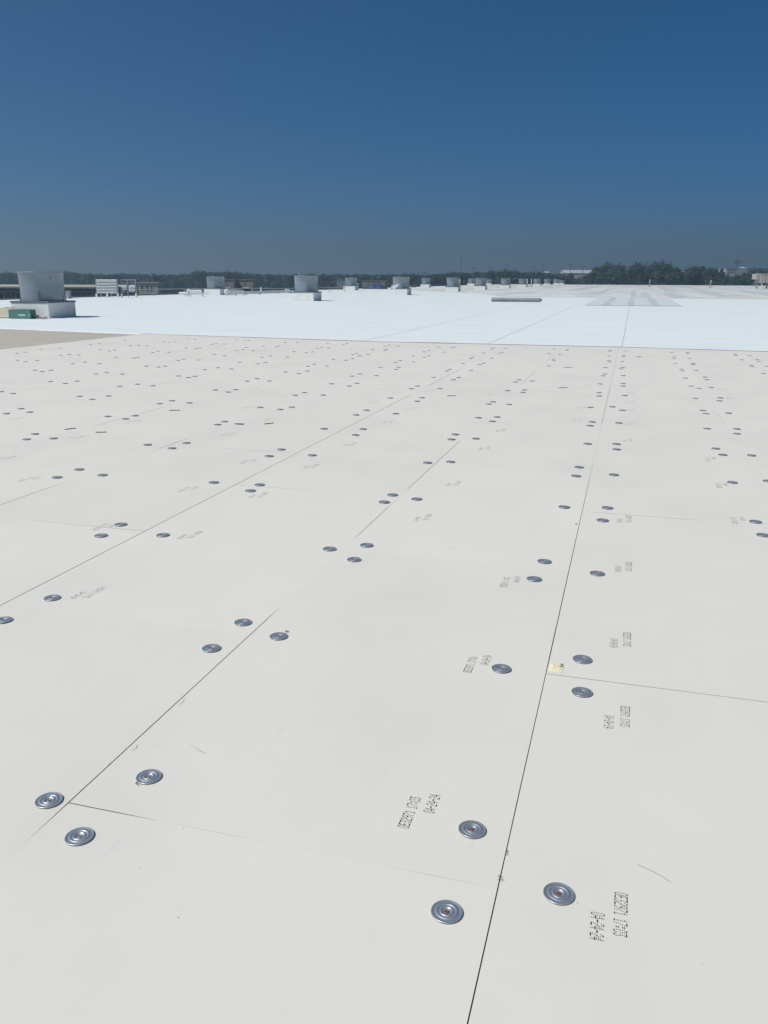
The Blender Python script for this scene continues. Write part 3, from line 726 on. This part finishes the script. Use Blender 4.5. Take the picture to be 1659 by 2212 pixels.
# ------------------------------------------------------------------ roof units
def rooftop_unit(px0, px1, ytop, dist, zb, matc, lab, depth=2.2, hood=True, legs=False, extra=None):
    c = at((px0 + px1) / 2, dist); Wd = (px1 - px0) / FOC * dist / 2; zt = height((px0 + px1) / 2, ytop, dist)
    root = empty('rooftop_unit', (c.x, c.y, zb), YAW); H = zt - zb; z0 = 1.0 if legs else .25
    b = MB(); b.box(-Wd, Wd, -depth / 2, depth / 2, z0, H, bev=.03); b.build('casing', matc, root)
    b = MB(); b.box(-Wd - .06, Wd + .06, -depth / 2 - .06, depth / 2 + .06, H + .002, H + .08); b.build('lid', matc, root)
    b = MB(); n = max(2, int(Wd * 2 / .9))
    for k in range(1, n): b.box(-Wd + 2 * Wd * k / n - .025, -Wd + 2 * Wd * k / n + .025, -depth / 2 - .03, -depth / 2 - .004, z0 + .05, H - .05)
    b.build('panel_joint', M['flange'], root)
    if hood:
        b = MB(); b.box(-Wd * .6, Wd * .55, -depth / 2 - .05, -depth / 2 - .006, z0 + H * .22, z0 + H * .5); b.build('intake', M['dark_glass'], root)
        b = MB(); sheet(b, [(-Wd * .62, -depth / 2 - .006, z0 + H * .5), (Wd * .57, -depth / 2 - .006, z0 + H * .5), (Wd * .57, -depth / 2 - .5, z0 + H * .42), (-Wd * .62, -depth / 2 - .5, z0 + H * .42)], .04); b.build('hood', matc, root)
    if legs:
        for x in (-Wd + .4, 0, Wd - .4):
            for y in (-depth / 2 + .15, depth / 2 - .15):
                b = MB(); b.box(x - .11, x + .11, y - .11, y + .11, .12, z0 - .121); b.box(x - .35, x + .35, y - .35, y + .35, 0, .118); b.build('leg', M['white'], root)
        b = MB(); b.box(-Wd, Wd, -depth / 2, depth / 2, z0 - .12, z0 - .003); b.build('base_frame', M['flange'], root)
        b = MB(); b.box(-Wd - .75, -Wd - .06, -depth / 2 + .3, depth / 2 - .3, H * .62, H - .02, bev=.03); b.build('side_hood', matc, root)
    else:
        b = MB(); b.box(-Wd + .1, Wd - .1, -depth / 2 + .1, depth / 2 - .1, 0, .248); b.build('base_frame', M['flange'], root)
    return tag(root, lab, 'roof unit')
rooftop_unit(476, 508, 605.2, 106, -.9, M['unit_tan'], 'tan rooftop unit with dark intake right of the ventilator among pipes')
rooftop_unit(514, 549, 605.2, 108, -.9, M['unit_tan'], 'tan rooftop unit with dark intake standing alone above the pipes')
rooftop_unit(784, 831, 606.8, 150, -1.2, M['unit_tan'], 'wide brown rooftop unit behind the blue tarp', hood=False)
rooftop_unit(1638, 1690, 591.8, 165, .02, M['unit_beige'], 'beige rooftop unit on white legs at the right edge of the photo', depth=2.6, hood=False, legs=True)

# ------------------------------------------------------------------ neighbouring buildings
def building(name, px0, px1, yfront, dist, deep, matw, matr, lab, ridge=0.0, wins=(), over=.3, turn=0.0):
    a, b2 = at(px0, dist), at(px1, dist); c = (a + b2) / 2; Wd = (b2 - a).length / 2; zt = height((px0 + px1) / 2, yfront, dist) - GZ
    root = empty(name, (c.x, c.y, GZ), YAW + turn)
    b = MB(); b.box(-Wd, Wd, 0, deep, 0, zt - .02); b.build('wall', matw, root)
    b = MB()
    if ridge:
        V = [(-Wd - over, -over, zt), (Wd + over, -over, zt), (Wd + over, deep + over, zt), (-Wd - over, deep + over, zt), (-Wd - over, deep / 2, zt + ridge), (Wd + over, deep / 2, zt + ridge)]
        b.add(V, [(0, 1, 5, 4), (2, 3, 4, 5), (0, 4, 3), (1, 2, 5), (0, 3, 2, 1)])
    else: b.box(-Wd - over, Wd + over, -over, deep + over, zt, zt + .18)
    b.build('roof', matr, root)
    for (u0, u1, z0, z1) in wins:
        f = MB(); x0, x1 = -Wd + 2 * Wd * u0, -Wd + 2 * Wd * u1
        f.box(x0 - .08, x1 + .08, -.06, -.004, zt - z1 - .08, zt - z1); f.box(x0 - .08, x1 + .08, -.06, -.004, zt - z0, zt - z0 + .08); f.box(x0 - .08, x0, -.06, -.004, zt - z1, zt - z0); f.box(x1, x1 + .08, -.06, -.004, zt - z1, zt - z0)
        fo = f.build('window', matr, root); pn = MB(); pn.box(x0, x1, -.03, -.005, zt - z1, zt - z0); pn.build('pane', M['dark_glass'], fo)
    tag(root, lab, 'building'); return root, Wd, zt
wl = [(.06 + .085 * k, .06 + .085 * k + .02, .55, 1.05) for k in range(11)]
nb, Wd, zt = building('warehouse', -160, 236, 622.5, 92, 25, M['wall_grey'], M['roof_metal'], 'long low grey warehouse with tan roof beyond the left roof edge', wins=wl, turn=R(11))
gt = MB(); gt.tube([(-Wd, -.2, zt - .36), (0, -.2, zt - .34), (Wd, -.2, zt - .36)], .05, 8)
for k in range(24): gt.box(-Wd + 2 * Wd * k / 24, -Wd + 2 * Wd * k / 24 + .06, -.15, -.01, zt - 2.2, zt - .42)
gt.build('gutter', M['galv'], nb)
building('house', 298, 340, 611.5, 250, 5, M['wall_beige'], M['wall_pale'], 'beige house with pale roof right of the louvred screen', wins=((.12, .22, .8, 2.0), (.4, .5, .8, 2.2), (.62, .7, .8, 2.2)))
building('shed', 1222, 1292, 590, 560, 20, M['wall_pale'], M['pale_roof'], 'pale roofed shed among the trees left of the tall clump', ridge=2.0)
building('shed', 1176, 1186, 589, 560, 8, M['wall_pale'], M['pale_roof'], 'tiny pale shed left of the bigger shed in the trees', ridge=.8)
building('office_block', 1567, 1591, 579.5, 520, 12, M['wall_pale'], M['pale_roof'], 'pale flat roofed block rising above the trees at right', wins=((.1, .9, 1.0, 1.5), (.1, .9, 2.3, 2.8)))
building('long_shed', 1612, 1720, 579.5, 600, 15, M['wall_grey'], M['pale_roof'], 'long far shed with a pale roof line at the right edge')
def tower(px, ytop, dist, r, lab):
    c = at(px, dist); zt = height(px, ytop, dist) - GZ; root = empty('water_tower', (c.x, c.y, GZ))
    t = MB(); t.lathe([(.8, zt - r * 1.5), (r * .7, zt - r * 1.25), (r, zt - r * .8), (r * .95, zt - r * .45), (r * .6, zt - r * .1), (.1, zt)], 24); t.build('tank', M['white'], root)
    t = MB(); t.lathe([(1.6, 0), (.9, 2), (.8, zt - r * 1.5)], 16); t.build('column', M['white'], root)
    tag(root, lab, 'water tower')
tower(1602, 576.5, 620, 2.9, 'white water tower above the trees at right')
tower(645, 591, 800, 2.4, 'tiny white water tower dome above the left treeline')

# ------------------------------------------------------------------ masts and utility poles
def pole(px, ytop, dist, kind, lab, r=.16):
    c = at(px, dist); zt = height(px, ytop, dist) - GZ; root = empty('radio_mast' if kind == 'mast' else 'utility_pole', (c.x, c.y, GZ), YAW)
    b = MB()
    if kind in ('mast', 'lattice'):
        s = .45 if kind == 'mast' else 1.3
        for sx, sy in ((-1, -1), (1, -1), (0, 1)): b.tube([(sx * s, sy * s, 0), (sx * s * .4, sy * s * .4, zt)], .055 if kind == 'mast' else .09, 5)
        n = int(zt / 2.5)
        for k in range(n):
            z0, z1 = zt * k / n, zt * (k + 1) / n; t0, t1 = 1 - .6 * k / n, 1 - .6 * (k + 1) / n
            b.tube([(-s * t0, -s * t0, z0), (s * t1, -s * t1, z1)], .03, 4); b.tube([(s * t0, -s * t0, z0), (0, s * t1, z1)], .03, 4); b.tube([(0, s * t0, z0), (-s * t1, -s * t1, z1)], .03, 4)
        b.build('lattice', M['pole'], root)
        if kind == 'lattice':
            p_ = MB(); p_.box(-2.2, 2.2, -1, 1, zt - 3.2, zt - 1.4, bev=.1); p_.build('platform', M['pole'], root)
    else:
        b.tube([(0, 0, 0), (0, 0, zt)], r * 1.5, 8, r1=r); b.build('shaft', M['pole'], root)
        a = MB(); a.box(-1.3, 1.3, -.1, .1, zt - 1.0, zt - .75); a.build('crossarm', M['pole'], root)
        a = MB()
        for x in (-1.1, 0, 1.1): a.lathe([(.06, zt - .745), (.12, zt - .6), (.05, zt - .45)], 8, c=(x, 0, 0))
        a.build('insulator', M['pole'], root)
    tag(root, lab, 'mast' if kind in ('mast', 'lattice') else 'pole', None if kind in ('mast', 'lattice') else 'utility poles above the treeline')
pole(994.7, 548, 520, 'mast', 'tall thin lattice mast, the highest above the middle treeline')
pole(1588, 557, 560, 'lattice', 'lattice tower with a platform behind the pale block at right')
for n_, (px, y, d) in enumerate(((916, 584, 420), (1022, 577, 560), (1058, 576, 560), (1096, 571, 450), (1150, 574, 560), (1172.5, 567, 480), (1231, 568, 480), (1258, 571, 450), (1395, 564, 420), (1447, 562, 420), (1430, 557, 480))):
    pole(px, y, d, 'pole', ['pole above the trees left of the thin mast', 'first faint pole right of the thin mast', 'second faint pole right of the thin mast', 'dark pole midway between the thin mast and pale shed',
         'short faint pole left of the pale shed', 'tall pole just left of the small pale shed', 'tall pole above the pale shed roof', 'pole at the right end of the pale shed',
         'pole left of the tallest tree', 'pole right of the tallest tree', 'pole over the top of the tallest tree'][n_])

# ------------------------------------------------------------------ trees
def tree_meshes(seed, h, w_, shape):
    jr = random.Random(seed); tr = MB()
    lean = Vector((jr.uniform(-.04, .04), jr.uniform(-.04, .04), 0)) * h
    tr.tube([(0, 0, 0), tuple(lean * .4 + Vector((0, 0, h * .3))), tuple(lean + Vector((0, 0, h * .72)))], .035 * h, 8, r1=.012 * h)
    blobs = []
    nb = 17
    for k in range(nb):
        t = jr.random(); a = jr.uniform(0, 6.28)
        z = h * (.30 + .62 * t)
        env = math.sin(math.pi * min(1, max(.12, (t * .86 + .12)))) ** (.6 if shape == 0 else .9)
        rr = w_ * .5 * env * math.sqrt(jr.random()) * .85
        br = w_ * jr.uniform(.13, .23) * (1.15 - .45 * t)
        c = Vector((rr * math.cos(a), rr * math.sin(a), z)) + lean * t
        blobs.append((c, br))
        tr.tube([tuple(lean * .5 + Vector((0, 0, h * (.28 + .3 * t)))), tuple((c + lean * .5 + Vector((0, 0, h * (.34 + .3 * t)))) / 2), tuple(c)], .010 * h, 5, r1=.003 * h)
    blobs.append((Vector((lean.x, lean.y, h * .90)), w_ * .13))
    cr = MB()
    for c, br in blobs:
        for _ in range(150):
            d = Vector((jr.gauss(0, 1), jr.gauss(0, 1), jr.gauss(0, 1) * .8)); d.normalize()
            p = c + d * br * (jr.random() ** .4) * jr.uniform(.75, 1.2)
            s = jr.uniform(.16, .42) * h / 14
            u = Vector((jr.gauss(0, 1), jr.gauss(0, 1), jr.gauss(0, 1))).normalized(); v = u.cross(d + Vector((.01, 0, .3))).normalized()
            cr.add([p - u * s - v * s * .3, p + v * s * .7 - u * s * .1, p + u * s, p - v * s * .6 + u * s * .15], [(0, 1, 2, 3)])
    return cr, tr
protos = []
for k, (h, w_, sh) in enumerate(((14, 10, 0), (14, 8, 1), (13, 12, 0), (15, 9, 1), (12, 10, 0))):
    cr, tr = tree_meshes(20 + k, h, w_, sh); protos.append((h, cr.mesh('crown', M['leaf']), tr.mesh('trunk', M['bark'])))
tj = random.Random(4)
def tree(px, ytop, dist, lab, group, wide=1.0, kind=None):
    h, cr, tr = protos[tj.randrange(5) if kind is None else kind]; c = at(px, dist); zt = height(px, ytop, dist) - GZ
    s = zt / (h * .99); root = empty('tree', (c.x, c.y, GZ), tj.uniform(0, 6.28)); root.scale = (s * wide, s * wide, s)
    for nm, me in (('crown', cr), ('trunk', tr)):
        o = bpy.data.objects.new(nm, me); COL.objects.link(o); o.parent = root
    tag(root, lab, 'tree', group)
def interp(prof, x):
    for (a, b), (c, d) in zip(prof, prof[1:]):
        if a <= x <= c: return b + (d - b) * (x - a) / (c - a)
    return prof[-1][1] if x > prof[-1][0] else prof[0][1]
def S7(v): return [((1640 + a / 5.18) / 1.35443, (740 + b / 5.18) / 1.35443) for a, b in v]
def S8(v): return [((1920 + a / 5.07) / 1.35443, (740 + b / 5.07) / 1.35443) for a, b in v]
PR = S7([(0, 255), (60, 255), (90, 330), (250, 325), (400, 275), (470, 255), (520, 195), (565, 215), (600, 190), (660, 165), (715, 168), (740, 215), (775, 190), (815, 240), (850, 185), (920, 195), (950, 240), (1000, 182), (1100, 172), (1150, 165), (1200, 200), (1240, 235), (1300, 230), (1340, 190), (1430, 145), (1500, 133)]) + \
     S8([(50, 138), (130, 142), (180, 185), (250, 195), (310, 205), (350, 235), (410, 262), (450, 250), (490, 210), (530, 232), (560, 212), (600, 240), (640, 178), (690, 205), (710, 232), (740, 205), (790, 202), (850, 222), (890, 245), (940, 210), (1000, 222), (1020, 290), (1190, 290), (1260, 250), (1350, 248), (1400, 236), (1659, 236)])
PL = [(-60, 589), (0, 589), (20, 587), (40, 590), (135, 588), (170, 587.5), (190, 591), (300, 591), (330, 593), (400, 592.5), (425, 587), (440, 584), (460, 586.5), (490, 587), (530, 590.5), (620, 592), (700, 591.5), (850, 592.5), (880, 591), (900, 593.5), (950, 590.5), (990, 588.5), (1020, 587), (1060, 585), (1100, 584), (1150, 587), (1180, 592.5), (1214, 592)]
# tall clump on the right: trees told apart one by one
peaks = [(1237, 588), (1262, 596), (1284, 575), (1299, 573.5), (1312, 570), (1330, 574), (1343, 573), (1362, 572), (1378, 571), (1398, 582), (1416, 569), (1428, 566.5), (1443, 568), (1458, 576), (1478, 585), (1492, 577), (1503, 577), (1514, 573), (1531, 576), (1545, 579), (1557, 577), (1570, 593), (1590, 594), (1606, 586), (1622, 583), (1640, 582), (1656, 582)]
for n_, (px, y) in enumerate(peaks):
    if n_ == 11: lab = 'tallest dark leafy tree in the right hand clump'
    elif px < 1400: lab = 'dark leafy tree in the tall clump, left of the tallest'
    elif px < 1560: lab = 'dark leafy tree in the tall clump, right of the tallest'
    else: lab = 'leafy tree below the pale block and water tower'
    tree(px, y + 1, tj.uniform(285, 330), lab, 'trees in the tall clump: ' + lab, wide=tj.uniform(.9, 1.15) if px < 1540 or px > 1615 else .42)
px = 1215
while px < 1690:                                           # lower trees filling the foot of the clump
    tree(px, max(interp(PR, px) + tj.uniform(9, 20), 588 if not 1540 < px < 1620 else 597), tj.uniform(281, 300), 'low bushy tree at the foot of the tall clump', 'low trees at the foot of the clump', wide=1.4)
    px += tj.uniform(15, 24)
px = -50
while px < 1215:                                           # the long low line on the left and middle
    d = tj.uniform(320, 420) if px < 860 else tj.uniform(305, 380)
    lab = 'low leafy tree in the long treeline, left of the second ventilator' if px < 628 else ('low leafy tree in the middle treeline, left of the thin mast' if px < 994 else 'low leafy tree in the treeline right of the thin mast')
    tree(px, interp(PL, px) + tj.uniform(-.5, 2.5), d, lab, 'trees of the low line: ' + lab, wide=tj.uniform(1.0, 1.35))
    px += tj.uniform(11, 18)
# farther wood behind that reads as one mass
fw = MB(); jr = random.Random(9)
for _ in range(26000):
    px = jr.uniform(-120, 1780); d = jr.uniform(430, 560)
    top = interp(PL, px) + 2.5 if px < 1214 else interp(PR, px) + 10
    top = max(top, 590) + 1.2 * noise.noise((px * .05, 0, 0)) * 2 + 1.0
    c = at(px, d); zt = height(px, top, d); z = GZ + (zt - GZ) * (1 - jr.random() ** 1.8)
    p = Vector((c.x, c.y, z)); s = jr.uniform(.5, 1.2)
    u = Vector((jr.gauss(0, 1), jr.gauss(0, 1), jr.gauss(0, 1))).normalized(); v = u.cross(Vector((jr.gauss(0, 1), jr.gauss(0, 1), 1))).normalized()
    fw.add([p - u * s, p + v * s * .8, p + u * s, p - v * s * .8], [(0, 1, 2, 3)])
tag(fw.build('far_woods', M['leaf']), 'far dark woodland behind the treeline', 'woods', None, 'stuff')

# ------------------------------------------------------------------ air
hz = MB(); hz.box(-3050, 3050, -1550, 4050, GZ - 1, 42)
hm = bpy.data.materials.new('hazy_air'); hm.use_nodes = True; hn = hm.node_tree
for n_ in list(hn.nodes): hn.nodes.remove(n_)
ho = hn.nodes.new('ShaderNodeOutputMaterial'); hv = hn.nodes.new('ShaderNodeVolumePrincipled')
hv.inputs['Color'].default_value = (.66, .90, .98, 1); hv.inputs['Density'].default_value = .0013; hv.inputs['Anisotropy'].default_value = .45
hn.links.new(hv.outputs[0], ho.inputs['Volume'])
tag(hz.build('haze', hm), 'thin blue haze over the far trees', 'haze', None, 'stuff')
